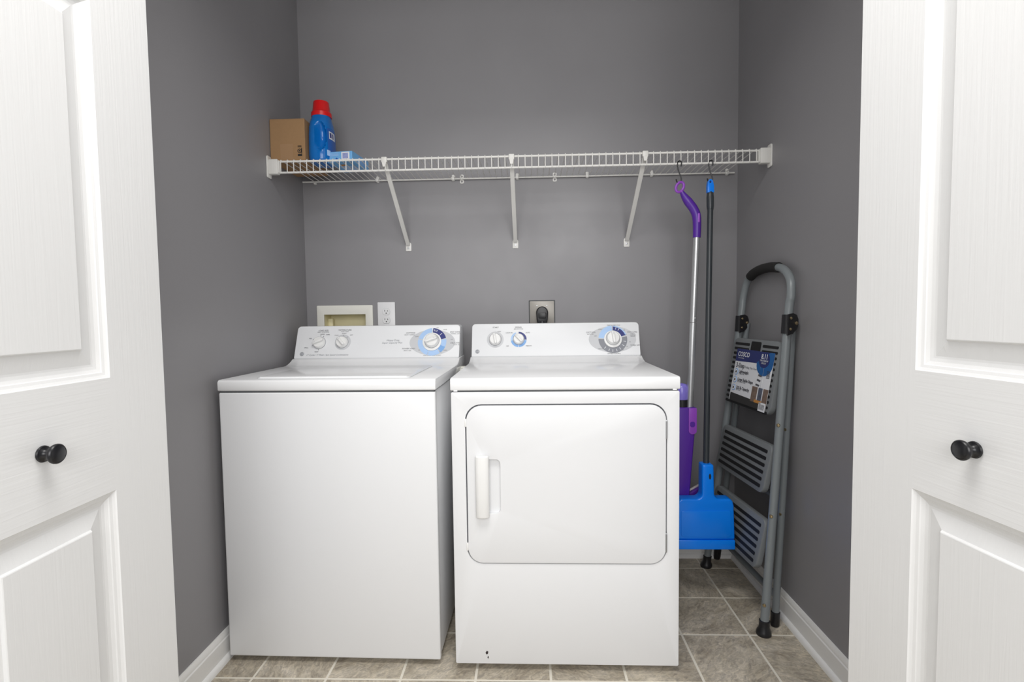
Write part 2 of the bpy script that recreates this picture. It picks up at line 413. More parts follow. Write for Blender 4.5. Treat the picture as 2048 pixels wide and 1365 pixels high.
# ------------------------------------------------------------------ appliances
def console_face(a, b):
    """matrix of the sloped console face: x right, y up the slope, z outwards"""
    return frame_mtx((0, a[0], a[1]), (1, 0, 0), (0, b[0] - a[0], b[1] - a[1]))
def flat(parent, name, outline, mtx, mat, h0=0.0001, h1=0.0006, holes=()):
    bm = prism(outline, fXY, h0, h1, holes=holes); bm.transform(mtx)
    return finish(name, bm, mat, parent, 0)
def at(mtx, u, v, h=0.0): return mtx @ Matrix.Translation((u, v, h))
def dial_knob(parent, mtx, u, v, r, h, ang, name='knob', collar=None):
    m = at(mtx, u, v)
    prof = [(0, 0), (r * 1.04, 0), (r * 1.04, .003), (r, .005), (r * .95, h * .6), (r * .86, h * .72), (0, h * .74)]
    o = finish(name, lathe(prof, m, 30), M['knobw'], parent, 35)
    ridge = prism(rrect(-r * .20, r * .20, -r * .92, r * .92, r * .18, 4), fXY, h * .5, h * 1.25, bev=r * .08)
    ridge.transform(m @ Matrix.Rotation(math.radians(-ang), 4, 'Z')); finish('grip_ridge', ridge, M['knobw'], o, 35)
    mark = prism([(-r * .045, r * .35), (r * .045, r * .35), (r * .045, r * .9), (-r * .045, r * .9)], fXY, h * 1.25, h * 1.262)
    mark.transform(m @ Matrix.Rotation(math.radians(-ang), 4, 'Z')); finish('pointer_mark', mark, M['inklt'], o, 0)
    sh = prism(circ(0, 0, r * 1.09, 28), fXY, 0, .0012); sh.transform(m); finish('knob_gap', sh, M['grprint'], o, 0)
    return o
def badge(parent, mtx, u, v, r):
    m = at(mtx, u, v)
    o = finish('badge', lathe([(0, 0), (r, 0), (r, .0012), (0, .0014)], m, 24), M['grprint'], parent, 30)
    rg = prism(circ(0, 0, r * .9), fXY, .0014, .0018, holes=[circ(0, 0, r * .76)]); rg.transform(m); finish('ring', rg, M['inklt'], o, 0)
    text(o, 'GE', r * 1.05, at(m, 0, 0, .0017), M['white'], shear=0.25)
    return o
def deck_profile(y1, yp, zb, zt, zp, ybk):
    pts = [(0.0, zb), (-.002, zb + .004), (-.002, zt - .008), (0.0005, zt - .003), (.006, zt)]
    pts += [(y1, zt)]
    for i in range(1, 6):
        t = i / 6; a = t * PI / 2
        pts.append((y1 + (yp - y1) * math.sin(a) ** 1.0 * (0.35 + .65 * t), zt + (zp - zt) * (1 - math.cos(a))))
    pts += [(yp, zp), (ybk, zp), (ybk, zb)]
    return pts
WID = 0.686
def console_body(a, b, top_r, ybk, zlow):
    """rounded housing: front outline with round upper corners swept back along the slope"""
    ay, az = a; by, bz = b
    out = rrect(0.002, WID - .002, 0, 1, 0)
    bm = bmesh.new()
    H = math.hypot(by - ay, bz - az)
    def f(u, v, w):                     # v = height along the slope, w = 0 front .. 1 back
        t = v / H; y = ay + (by - ay) * t; z = az + (bz - az) * t
        return (u, y + (ybk - y) * w, z)
    return prism(rrect(0.002, WID - .002, 0.0, H, (0.001, .001, .014, .014), 6), f, 0.0, 1.0, bev=.0045, seg=3)

def washer():
    root = thing('washing_machine', 'white top-loading washing machine with blue cycle dial left of the dryer', 'washer', (-0.8298, -0.7268, 0), -0.0177)
    A, B = (0.498, 0.9385), (0.548, 1.068)
    finish('cabinet', box(.003, WID - .003, .024, .63, .0205, .876, .004), M['enamel'], root)
    finish('front_panel', box(0, WID, 0, .022, .0192, .8735, .005, 3), M['enamel'], root)
    finish('gasket', box(.004, WID - .004, .003, .6, .872, .8795), M['gap'], root)
    prof = deck_profile(.425, .492, .8785, .9137, .9365, .63)
    finish('top_deck', prism(prof, fYZ, -.002, WID + .002, bev=.003, seg=2), M['top'], root, 30)
    # lid: shallow raised plate with a soft rim
    lid = prism(rrect(.105, .600, .030, .385, .014, 5), fXY, .9120, .9172, bev=.0024, seg=2)
    lo = finish('lid', lid, M['top'], root, 40)
    finish('lid_gap', prism(rrect(.1025, .6025, .0275, .3875, .016, 5), fXY, .9135, .91395), M['inklt'], lo, 0)
    finish('lid_lip', prism(rrect(.115, .590, .032, .040, .004, 3), fXY, .9165, .9195, bev=.001), M['top'], lo, 40)
    con = finish('console', console_body(A, B, .014, .62, .88), M['console'], root, 35)
    finish('console_seam', box(.004, WID - .004, .4975, .60, .9360, .9388), M['inklt'], root)
    m = console_face(A, B)
    x0 = 0.8298 + 0.0
    U = lambda xw: xw + x0 + 0.003
    # fill-level and temperature knobs
    flat(con, 'dial_patch', circ(U(-.6337), .068, .0335, 32), m, M['inklt'])
    dial_knob(con, m, U(-.732), .0665, .0245, .021, -112)
    dial_knob(con, m, U(-.6357), .0675, .0235, .021, -42)
    for a, u in ((-62, -.732), (5, -.732), (28, -.732), (180, -.732), (-115, -.732), (-45, -.6357), (5, -.6357), (42, -.6357)):
        tick = prism(circ(.031 * math.sin(math.radians(a)), .031 * math.cos(math.radians(a)), .0016, 8), fXY, .0006, .0010); tick.transform(at(m, U(u), .067)); finish('tick_mark', tick, M['ink'], con, 0)
    # cycle dial
    du, dv = U(-.2615), .0655
    flat(con, 'dial_patch', circ(du + .001, dv - .002, .094, 44, .0545), m, M['inklt'])
    for a0, a1, mt in ((2, 74, 'dkblue'), (78, 112, 'ltblue'), (112, 140, 'mdblue'), (144, 196, 'ltblue'), (198, 281, 'ltblue'), (285, 358, 'ltblue')):
        flat(con, 'cycle_arc', sector(.038, .0590, a0, a1), at(m, du, dv), M[mt], .0006, .0011)
    for a in (8, 14, 20, 46):
        flat(con, 'tick_mark', sector(.040 if a == 46 else .046, .054, a, a + 2.2), at(m, du, dv), M['white'], .0011, .0015)
    flat(con, 'dial_collar', circ(0, 0, .0385, 36), at(m, du, dv), M['knobw'], .0006, .005)
    dial_knob(con, at(m, 0, 0, .004), du, dv + .003, .0285, .024, 70)
    badge(con, m, U(-.7995), .0185, .0085)
    k = M['ink']
    for s, u, v, sz, al in (('LOAD SIZE', -.7205, .1195, .0085, 'CENTER'), ('SELECT WATER LEVEL', -.7205, .1125, .0050, 'CENTER'), ('TEMPERATURE', -.630, .1205, .0085, 'CENTER'), ('WASH / RINSE', -.630, .1135, .0050, 'CENTER'),
                         ('LARGE', -.723, .1035, .006, 'CENTER'), ('SUPER', -.700, .1015, .006, 'CENTER'), ('MED', -.7715, .085, .006, 'CENTER'), ('SMALL', -.784, .045, .006, 'CENTER'), ('RESET', -.739, .027, .006, 'CENTER'),
                         ('COLD', -.663, .0985, .006, 'CENTER'), ('WARM', -.632, .106, .006, 'CENTER'), ('HOT', -.600, .0985, .006, 'CENTER'),
                         ('COTTONS', -.3525, .1045, .0080, 'CENTER'), ('HEAVY   NORMAL', -.3560, .0965, .0055, 'CENTER'), ('LIGHT', -.3260, .0885, .0055, 'CENTER'), ('EASY CARE', -.1690, .1070, .0080, 'CENTER'), ('NORMAL  LIGHT', -.1660, .0990, .0055, 'CENTER'),
                         ('OFF', -.1810, .0745, .0055, 'CENTER'), ('DELICATES', -.1660, .0595, .0080, 'CENTER'), ('KNITS  SILK', -.1590, .0515, .0055, 'CENTER'),
                         ('POWER WASH', -.3565, .0370, .0080, 'CENTER'), ('HEAVY  SOIL', -.3610, .0285, .0055, 'CENTER'), ('SOAK', -.3090, .0305, .0055, 'CENTER'), ('RINSE', -.2060, .0290, .0055, 'CENTER'), ('SPIN', -.2260, .0215, .0055, 'CENTER'), ('PREWASH', -.2680, .0170, .0055, 'CENTER'), ('PUSH TO STOP  TURN TO SELECT', -.2580, .0075, .0048, 'CENTER'), ('OFF', -.2420, .1255, .0055, 'CENTER'), ('RINSE', -.2100, .1175, .0055, 'CENTER')):
        text(con, s, sz, at(m, U(u), v, .0009), k, al)
    for s, u, v, sz in (('Heavy Duty', -.4248, .0735, .0112), ('Super Capacity Plus', -.4275, .0630, .0105), ('17 Cycles \u2022 7 Wash / Spin Speed Combinations', -.693, .0135, .0092)):
        text(con, s, sz, at(m, U(u), v, .0004), M['grprint'], shear=0.3)
    for x, y in ((.05, .05), (.636, .05), (.05, .58), (.636, .58)):
        finish('foot', lathe([(0, 0), (.02, 0), (.02, .012), (.008, .014), (.008, .024), (0, .024)], Matrix.Translation((x, y, 0)), 14), M['black'], root)
    fit = box(WID - .001, WID + .012, .49, .535, .862, .892, .003); box(WID - .001, WID + .020, .515, .545, .888, .898, .003, bm=fit)
    finish('rear_bracket', fit, M['cream'], root)
    return root
washer()

def dryer():
    root = thing('clothes_dryer', 'white front-loading clothes dryer with square door right of the washer', 'dryer', (-0.0926, -0.7568, 0), -0.0052)
    A, B = (0.533, 0.9385), (0.578, 1.069)
    finish('cabinet', box(.003, WID - .003, .032, .66, .0235, .876, .004), M['enamel'], root)
    DX0, DX1, DZ0, DZ1, RR = .0415, .6495, .3415, .8365, .050
    f = lambda u, v, w: (u, w, v)
    bm = prism(rrect(0, WID, .0227, .8735, .004, 2), f, 0.0, .030, holes=[rrect(DX0, DX1, DZ0, DZ1, RR, 8)], bev=.0035, seg=3)
    fp = finish('front_panel', bm, M['enamel'], root, 35)
    finish('door_recess', box(DX0 - .01, DX1 + .01, .016, .031, DZ0 - .01, DZ1 + .01), M['grprint'], root)
    g = .0042
    hx0, hx1, hz0, hz1 = .100, .147, .500, .668
    dm = prism(rrect(DX0 + g, DX1 - g, DZ0 + g, DZ1 - g, RR - g, 8), f, -.0035, .014, holes=[rrect(hx0, hx1, hz0, hz1, (.004, .014, .014, .004), 5)], bev=.003, seg=3)
    d = finish('door', dm, M['enamel'], root, 35)
    finish('handle_pocket', box(hx0 - .006, hx1 + .006, .010, .0155, hz0 - .006, hz1 + .006), M['enamel'], d)
    hb = prism([(.072, -.003), (.072, -.016), (.076, -.021), (.084, -.0235), (.098, -.0235), (.108, -.021), (.113, -.016), (.113, -.009), (.104, -.006), (.096, -.003)], lambda u, v, w: (u, v, w), .4915, .6815, bev=.004, seg=3)
    h = finish('handle', hb, M['knobw'], d, 40); h['label'] = 'white vertical pull handle'
    for z0, z1 in ((.728, .787), (.381, .441)):
        hg = box(DX1 - .0055, DX1 - .0005, -.0045, .012, z0, z1, .0012); tube([(DX1 - .003, -.0035, z0 + .004), (DX1 - .003, -.0035, z1 - .004)], .0028, 8, hg)
        finish('hinge', hg, M['steel'], d)
    for z in (.78, .395):
        finish('latch_tab', box(DX0 - .002, DX0 + .0045, -.0022, .006, z - .012, z + .012, .0015), M['knobw'], fp)
    for ol in ([(.0925, .0575), (.0965, .0640), (.1015, .0615), (.1000, .0545), (.0960, .0520)], [(.0985, .0430), (.1010, .0480), (.1025, .0455), (.1020, .0395), (.0995, .0400)]):
        finish('paint_chip', prism(ol, f, -.0003, .0005), M['chip'], fp, 0)
    finish('gasket', box(.004, WID - .004, .003, .6, .872, .8795), M['gap'], root)
    prof = deck_profile(.455, .527, .8785, .917, .9365, .66)
    top = prism(prof, fYZ, -.002, WID + .002, bev=.003, seg=2)
    for x in (.008, WID - .020): box(x, x + .012, -.001, .02, .8755, .880, .001, bm=top)
    finish('top_panel', top, M['top'], root, 30)
    con = finish('console', console_body(A, B, .014, .65, .88), M['console'], root, 35)
    finish('console_seam', box(.004, WID - .004, .5325, .63, .9360, .9388), M['inklt'], root)
    m = console_face(A, B)
    U = lambda xw: xw + .0926
    flat(con, 'dial_patch', circ(U(.0055), .0705, .0345, 32), m, M['inklt'])
    dial_knob(con, m, U(.0055), .071, .0240, .021, -10)
    for a0, a1, mt in ((0, 92, 'dkblue'), (96, 180, 'mdblue'), (184, 262, 'mdblue'), (266, 338, 'ltblue')):
        flat(con, 'cycle_arc', sector(.020, .0325, a0, a1), at(m, U(.1015), .0700), M[mt], .0004, .0010)
    dial_knob(con, m, U(.1015), .0710, .0220, .021, -42)
    du, dv = U(.484), .0665
    flat(con, 'dial_patch', circ(du - .002, dv, .0955, 44, .0550), m, M['inklt'])
    for a0, a1, mt in ((2, 72, 'dkblue'), (276, 358, 'ltblue'), (78, 272, 'grprint')):
        flat(con, 'cycle_arc', sector(.036, .0580, a0, a1), at(m, du, dv), M[mt], .0006, .0011)
    flat(con, 'cycle_arc', sector(.0535, .0580, 3, 70), at(m, du, dv), M['ltblue'], .0011, .0014)
    for a in (16, 30, 100, 122, 144, 163, 182, 200, 222):
        flat(con, 'tick_mark', sector(.043, .053, a, a + 2.4), at(m, du, dv), M['white'], .0011, .0016)
    flat(con, 'dial_collar', circ(0, 0, .0355, 36), at(m, du, dv), M['knobw'], .0006, .005)
    dial_knob(con, at(m, 0, 0, .004), du, dv + .003, .0265, .024, -6)
    badge(con, m, U(-.0671), .0205, .0085)
    for s, u, v, sz in (('START', .0068, .1220, .0085), ('PUSH', .0220, .1040, .006), ('SIGNAL', .101, .1220, .0085), ('END OF CYCLE', .101, .1145, .0055),
                     ('LOUD ON', .0630, .0985, .0062), ('OFF', .0560, .0420, .0062), ('AUTO', .1390, .0985, .0062), ('MEDIUM', .1420, .0420, .0062),
                     ('COTTONS', .3960, .0965, .0080), ('AUTO DRY', .3950, .0885, .0055), ('EASY CARE', .5640, .0960, .0080), ('NORMAL', .5660, .0880, .0050), ('DAMP DRY', .5660, .0830, .0050), ('LESS DRY', .5660, .0780, .0050), ('MORE DRY', .4400, .1080, .0055), ('DRY', .4150, .0805, .0055),
                     ('OFF', .5010, .1140, .0055), ('FLUFF', .5280, .1040, .0055), ('70', .5520, .0540, .0055), ('TIMED DRY', .5730, .0400, .0080), ('60', .5390, .0350, .0055), ('50', .5220, .0220, .0055), ('40', .5010, .0170, .0055), ('30', .4820, .0160, .0055), ('20', .4640, .0180, .0055),
                     ('MINUTES', .4340, .0260, .0055), ('PUSH TO START CYCLE', .4900, .1260, .0050), ('DRYNESS CONTROL', .4860, .0060, .0058)):
        text(con, s, sz, at(m, U(u), v, .0009), M['ink'])
    for x, y in ((.05, .06), (.636, .06), (.05, .61), (.636, .61)):
        finish('foot', lathe([(0, 0), (.02, 0), (.02, .012), (.008, .014), (.008, .026), (0, .026)], Matrix.Translation((x, y, 0)), 14), M['black'], root)
    return root
dryer()

# ------------------------------------------------------------------ wire shelf
SY, SZ1, SZ0 = -0.305, 1.7105, 1.6685
def shelf():
    root = thing('wire_shelf', 'long white wire shelf on braces across the back wall', 'shelf', (0.1, 0, 1.66))
    w = W(root)
    w.part('front_rail', tube([(-.838, SY, SZ1), (1.043, SY, SZ1)], .0040, 10), M['wire'])
    w.part('front_rail', tube([(-.838, SY, SZ0), (1.043, SY, SZ0)], .0040, 10), M['wire'])
    w.part('back_rail', tube([(-.8535, -.010, 1.7085), (1.045, -.010, 1.7085)], .0036, 10), M['wire'])
    r = .0018
    path = [(0, -.006, 1.7135), (0, SY - .002, 1.7160), (0, SY - .0048, 1.7125), (0, SY - .0050, 1.666)]
    wr = None; x = -.8060; k = 0
    while x < 1.028:
        if wr is None: wr = w.part('wire', tube(path, r, 6), M['wire']); base = wr.location.copy()
        else: copy_obj(wr, root)
        ob = root.children[-1] if False else (wr if k == 0 else C.objects[-1])
        ob.location = (base.x + x, base.y, base.z)
        x += .02555; k += 1
    # end brackets: block on the rails with an eared wall plate
    for s, xw in ((-1, XL), (1, XR)):
        xi = xw - s * .006
        b = box(min(xi, xi - s * .036), max(xi, xi - s * .036), SY - .012, SY + .012, SZ0 - .007, SZ1 + .008, .003)
        box(min(xi - s * .036, xi - s * .042), max(xi - s * .036, xi - s * .042), SY - .009, SY + .009, SZ0 - .002, SZ1 + .001, .001, bm=b)
        br = w.part('end_bracket', b, M['brace'])
        pl = prism(rrect(SY - .016, SY + .016, SZ0 - .020, SZ1 + .022, .007, 4), fYZ, min(xw - s * .0005, xi), max(xw - s * .0005, xi), bev=.0012)
        finish('wall_plate', pl, M['brace'], br)
    # diagonal braces
    for xt, xb, zb in ((-.4016, -.3865, 1.4136), (.0877, .0916, 1.4186), (.5935, .5817, 1.4166)):
        p0 = Vector((xt, SY - .004, SZ1 - .006)); p1 = Vector((xb, -.010, zb + .010)); d = (p1 - p0).normalized()
        side = Vector((1, 0, 0)); side = (side - d * side.dot(d)).normalized(); up = side.cross(d)
        f = lambda u, v, ww: tuple(p0 + side * u + up * v + d * ww)
        br = w.part('support_brace', prism([(-.0085, -.004), (.0085, -.004), (.0085, .004), (.0055, .004), (.0055, -.001), (-.0055, -.001), (-.0055, .004), (-.0085, .004)], f, 0.0, (p1 - p0).length, bev=.0008, seg=1), M['brace'])
        hd = box(xt - .011, xt + .011, SY - .0105, SY + .006, SZ1 - .014, SZ1 + .0075, .003)
        prism([(xt - .0085, SZ1 - .012), (xt + .0085, SZ1 - .012), (xt + .005, SZ1 - .03), (xt - .005, SZ1 - .03)], fXZ, SY - .0095, SY - .001, bm=hd)
        finish('rail_clip', hd, M['brace'], br)
        pd = prism(rrect(xb - .0125, xb + .0125, zb - .018, zb + .022, (.003, .003, .010, .010), 4), fXZ, -.004, -.0003, bev=.001)
        finish('wall_pad', pd, M['wire'], br)
        finish('screw', lathe([(.0, 0), (.0045, 0), (.004, .002), (0, .0025)], frame_mtx((xb, -.004, zb - .004), (1, 0, 0), (0, 0, 1)), 12), M['steel'], br)
    # wall clips along the back rail
    for u, kind in ((-.797, 2), (-.517, 0), (-.180, 0), (-.142, 1), (.103, 0), (.268, 1), (.410, 0), (.690, 0), (1.015, 0)):
        if kind == 0:
            b = prism(rrect(u - .0065, u + .0065, 1.700, 1.728, .004, 3), fXZ, -.006, -.0003, bev=.001)
            box(u - .008, u + .006, -.0165, -.006, 1.702, 1.717, .003, bm=b)
        elif kind == 1:
            b = bmesh.new()
            for dz in (-.011, .011):
                prism(rrect(u - .0085, u + .0085, 1.7085 + dz - .0085, 1.7085 + dz + .0085, .005, 3), fXZ, -.0035, -.0003, holes=[circ(u, 1.7085 + dz, .0042, 10)], bm=b)
            box(u - .005, u + .005, -.016, -.003, 1.703, 1.7145, .002, bm=b)
        else:
            b = box(u - .005, u + .005, -.0165, -.0003, 1.697, 1.707, .002)
        w.part('wall_clip', b, M['wire'])
    return root
shelf()

# ------------------------------------------------------------------ things on the shelf
ZS = 1.7182
def carton():
    root = thing('cardboard_box', 'plain brown cardboard box at the left end of the shelf', 'box', (-.786, -.18, ZS)); w = W(root)
    x0, x1, y0, y1, z1 = -.8555, -.7175, -.287, -.062, 1.8775
    bd = w.part('box_body', box(x0, x1, y0, y1, ZS, z1, .0012, 1), M['card'])
    ym = (y0 + y1) / 2
    w.part('flap', box(x0 + .001, x1 - .001, y0 + .001, ym - .001, z1, z1 + .0025), M['card'])
    w.part('flap', prism([(ym + .001, z1), (y1, z1), (y1, z1 + .0025), (ym + .001, z1 + .006)], fYZ, x0 + .001, x1 - .001), M['card'])
    tp = prism([(-.815, ZS + .0005), (-.765, ZS + .0005), (-.764, ZS + .066), (-.816, ZS + .064)], fXZ, y0 - .0006, y0 + .0002); w.part('tape', tp, M['tape'], smooth=0)
    px, pz = -.7385, ZS + .018
    m = frame_mtx((px, y0 - .0003, pz), (1, 0, 0), (0, 0, 1))
    pr = prism(rrect(-.0085, .0085, 0, .008, .001, 2), fXY, 0, .0003)
    for i in range(5): prism([(-.008, .034 + i * .0015), (.007, .034 + i * .0015), (.007, .0347 + i * .0015), (-.008, .0347 + i * .0015)], fXY, 0, .0003, bm=pr)
    prism(circ(-.001, .020, .0085, 14), fXY, 0, .0003, holes=[circ(-.001, .020, .0058, 14)], bm=pr); prism(circ(-.001, .020, .003, 10), fXY, 0, .0003, bm=pr)
    prism([(.0055, .009), (.0085, .009), (.0085, .031), (.0055, .031)], fXY, 0, .0003, bm=pr)
    pr.transform(m); w.part('printed_mark', pr, M['slot'], smooth=0)
    hh = prism(rrect(-.20, -.155, 1.825, 1.842, .008, 4), fYZ, x1 - .0002, x1 + .0005); w.part('hand_hole', hh, M['slot'], smooth=0)
carton()

def bottle():
    cx, cy = -.6745, -.222
    root = thing('detergent_bottle', 'blue plastic detergent bottle with red cap on the shelf', 'bottle', (cx, cy, ZS), math.radians(0)); 
    prof = [(0, .030, .040), (.002, .041, .053), (.008, .0455, .058), (.03, .0470, .0595), (.07, .0465, .0595), (.105, .0455, .059), (.135, .0440, .0575), (.155, .0415, .053), (.168, .0385, .047), (.178, .0365, .040), (.185, .0355, .037), (.196, .0350, .035)]
    def radius(z):
        for (z0, a0, b0), (z1, a1, b1) in zip(prof, prof[1:]):
            if z <= z1: t = (z - z0) / (z1 - z0); t = t * t * (3 - 2 * t) if z > .01 else t; return a0 + (a1 - a0) * t, b0 + (b1 - b0) * t
        return prof[-1][1:]
    def pt(z, a, off=0.0):
        ra, rb = radius(z); c, s = math.cos(a), math.sin(a); e = 0.80
        x = (ra + off) * math.copysign(abs(c) ** e, c); y = (rb + off) * math.copysign(abs(s) ** e, s)
        # thumb-and-finger grip pressed into the front side
        if s < 0:
            q = ((x - .013) / .021) ** 2 + ((z - .098) / .056) ** 2
            if q < 1: y += .034 * (1 - q) ** 0.6
        return (x, y, z)
    n = 56; zs = [0, .002, .005, .008] + [.012 + i * .0046 for i in range(40)]; zs = [z for z in zs if z < .196] + [.196]
    bm = bmesh.new(); rings = [[bm.verts.new(pt(z, 2 * PI * j / n)) for j in range(n)] for z in zs]
    for A, B in zip(rings, rings[1:]):
        for j in range(n): bm.faces.new((A[j], A[(j + 1) % n], B[(j + 1) % n], B[j]))
    bm.faces.new(rings[0]); bm.faces.new(rings[-1])
    bd = finish('bottle_body', bm, M['botblue'], root, 50)
    # wrap label on the right side
    bm = bmesh.new(); za = [.022 + i * .0122 for i in range(10)]; aa = [math.radians(-40 + i * 6.0) for i in range(20)]
    g = [[bm.verts.new(pt(z, a, .0007)) for a in aa] for z in za]
    for A, B in zip(g, g[1:]):
        for j in range(len(aa) - 1): bm.faces.new((A[j], A[j + 1], B[j + 1], B[j]))
    lb = finish('label', bm, M['labblue'], bd, 60)
    def patch(name, z0, z1, a0, a1, mat, off):
        b = bmesh.new(); N_ = 6
        gg = [[b.verts.new(pt(z0 + (z1 - z0) * i / N_, math.radians(a0 + (a1 - a0) * j / N_), off)) for j in range(N_ + 1)] for i in range(N_ + 1)]
        for A, B in zip(gg, gg[1:]):
            for j in range(N_): b.faces.new((A[j], A[j + 1], B[j + 1], B[j]))
        finish(name, b, mat, bd, 60)
    patch('label_print', .092, .122, -30, 6, M['white'], .0012)
    patch('label_print', .097, .117, -26, -15, M['dkblue'], .0016); patch('label_print', .097, .117, -9, -2, M['dkblue'], .0016)
    patch('label_print', .024, .046, -46, -26, M['ltblue'], .0012)
    cap = lathe([(0, .186), (.0392, .186), (.0396, .189), (.0390, .202), (.0355, .206), (.0338, .208), (.0300, .243), (.0285, .2465), (.0262, .2478), (0, .2478)], None, 36)
    c = finish('cap', cap, M['red'], root, 35)
bottle()

def sheets():
    root = thing('dryer_sheet_box', 'small light blue carton lying flat beside the detergent bottle', 'carton', (-.592, -.262, ZS), math.radians(-7))
    x0, x1, y0, y1, h = -.053, .053, 0.0, .150, .0400
    bd = finish('carton_body', box(x0, x1, y0, y1, 0, h, .0008, 1), M['skyblue'], root)
    m = frame_mtx((0, y0 - .0002, 0), (1, 0, 0), (0, 0, 1))
    flat(bd, 'printed_panel', [(.008, .008), (.042, .008), (.042, .037), (.008, .037)], m, M['white'])
    flat(bd, 'printed_panel', [(.013, .012), (.036, .012), (.036, .033), (.013, .033)], m, M['lavender'], .0006, .001)
    for i in range(3): flat(bd, 'printed_line', [(-.046, .024 + i * .005), (-.004, .024 + i * .005), (-.004, .0255 + i * .005), (-.046, .0255 + i * .005)], m, M['ltblue'])
    flat(bd, 'printed_panel', circ(-.012, .012, .0045, 12), m, M['labblue'])
    m2 = frame_mtx((x1 + .0002, 0, 0), (0, 1, 0), (0, 0, 1))
    flat(bd, 'printed_panel', [(.05, .006), (.13, .006), (.13, .034), (.05, .034)], m2, M['mdblue'])
    m3 = frame_mtx((0, 0, -.0002), (1, 0, 0), (0, -1, 0))
    flat(bd, 'printed_panel', rrect(-.030, .035, -.13, -.06, .004, 2), m3, M['ltblue'])
    flat(bd, 'printed_panel', circ(-.005, -.045, .010, 14), m3, M['orange'])
sheets()

# ------------------------------------------------------------------ wall fittings
def laundry_box():
    root = thing('laundry_outlet_box', 'cream recessed washer outlet box in the wall above the washer', 'outlet box', (-.682, 0, .955)); w = W(root)
    fr = prism(rrect(-.809, -.555, .950, 1.158, .004, 2), fXZ, -.009, -.0004, holes=[[(LBX0, LBZ0), (LBX1, LBZ0), (LBX1, LBZ1), (LBX0, LBZ1)]], bev=.002)
    w.part('frame', fr, M['cream'])
    a, t = .075, .002
    b = box(LBX0 - t, LBX1 + t, a, a + t, LBZ0 - t, LBZ1 + t)
    box(LBX0 - t, LBX0, -.003, a, LBZ0, LBZ1, bm=b); box(LBX1, LBX1 + t, -.003, a, LBZ0, LBZ1, bm=b)
    box(LBX0 - t, LBX1 + t, -.003, a, LBZ1, LBZ1 + t, bm=b); box(LBX0 - t, LBX1 + t, -.003, a, LBZ0 - t, LBZ0, bm=b)
    w.part('recess', b, M['creamin'], smooth=0)
    w.part('inner_rib', box(LBX0, LBX0 + .022, .035, .055, LBZ0, LBZ1 - .018, .003), M['creamin'])
    for x in (-.735, -.63):
        v = tube([(x, .04, LBZ0), (x, .04, LBZ0 + .03)], .011, 12); box(x - .012, x + .012, .03, .05, LBZ0 + .028, LBZ0 + .04, .003, bm=v)
        w.part('valve', v, M['brass'])
laundry_box()

def duplex():
    root = thing('wall_outlet', 'white duplex power outlet above the washer console', 'outlet', (-.494, 0, 1.05)); w = W(root)
    x0, x1, z0, z1 = -.5332, -.4545, 1.045, 1.170
    cx = (x0 + x1) / 2
    pl = w.part('cover_plate', prism(rrect(x0, x1, z0, z1, .003, 3), fXZ, -.006, -.0004, bev=.002, seg=2), M['plate'])
    for cz in (1.1265, 1.0885):
        ol = [(cx + .0172 * math.cos(a), cz + .0172 * math.sin(a)) for a in [math.radians(d) for d in range(0, 360, 10)]]
        ol = [(u, max(cz - .0142, min(cz + .0142, v))) for u, v in ol]
        o = w.part('receptacle', prism(ol, fXZ, -.0085, -.004, bev=.0006, seg=1), M['plate'])
        rim = prism([(cx + (u - cx) * 1.05, cz + (v - cz) * 1.06) for u, v in ol], fXZ, -.0064, -.0055); finish('receptacle_gap', rim, M['inklt'], o, 0)
        for dx, hh in ((-.0064, .0078), (.0064, .0064)):
            finish('slot', box(cx + dx - .0012, cx + dx + .0012, -.0088, -.0080, cz + .001, cz + .001 + hh), M['slot'], o, 0)
        finish('slot', prism(circ(cx, cz - .0062, .0027, 12), fXZ, -.0088, -.008), M['slot'], o, 0)
    w.part('screw', lathe([(0, 0), (.0028, 0), (.0022, .001), (0, .0012)], frame_mtx((cx, -.006, 1.1075), (1, 0, 0), (0, 0, 1)), 10), M['plate'])
duplex()

def dryer_outlet():
    root = thing('dryer_outlet', 'square steel outlet plate on the wall above the dryer', 'outlet', (.206, 0, 1.05)); w = W(root)
    x0, x1, z0, z1 = .1476, .2646, 1.052, 1.1690
    w.part('back_box_rim', prism(rrect(x0, x1, z0, z1, .002, 2), fXZ, -.003, -.0004), M['gap'], smooth=0)
    w.part('cover_plate', prism(rrect(x0 + .004, x1 - .004, z0 + .002, z1 - .004, .003, 2), fXZ, -.0065, -.002, bev=.0015), M['nickel'])
    for x in (.1835, .2275): w.part('screw', lathe([(0, 0), (.0034, 0), (.003, .0015), (0, .002)], frame_mtx((x, -.0065, 1.1445), (1, 0, 0), (0, 0, 1)), 12), M['steel'])
    w.part('receptacle', lathe([(0, 0), (.026, 0), (.026, .004), (0, .004)], frame_mtx((.206, -.006, 1.112), (1, 0, 0), (0, 0, 1)), 28), M['black'])
    root2 = thing('power_plug', 'black dryer plug with cord pushed into the steel outlet', 'plug', (.206, -.03, 1.05)); w = W(root2)
    ol = [(.206 + .0265 * math.cos(a), 1.113 + .0285 * math.sin(a)) for a in [i * PI / 12 for i in range(0, 13)]] + [(.1815, 1.085), (.186, 1.062), (.226, 1.062), (.2305, 1.085)]
    w.part('plug_body', prism(ol, fXZ, -.036, -.0105, bev=.005, seg=3), M['black'], smooth=40)
    w.part('plug_shoulder', prism(rrect(.1895, .2235, 1.088, 1.114, .006, 3), fXZ, -.0405, -.034, bev=.002), M['black'])
    w.part('cord', tube(smooth_path([(.206, -.024, 1.075), (.206, -.026, 1.04), (.208, -.035, .96), (.214, -.045, .85), (.22, -.05, .6), (.23, -.05, .35)], 5), [.015] * 6 + [.0125] * 20, 12), M['black'])
dryer_outlet()

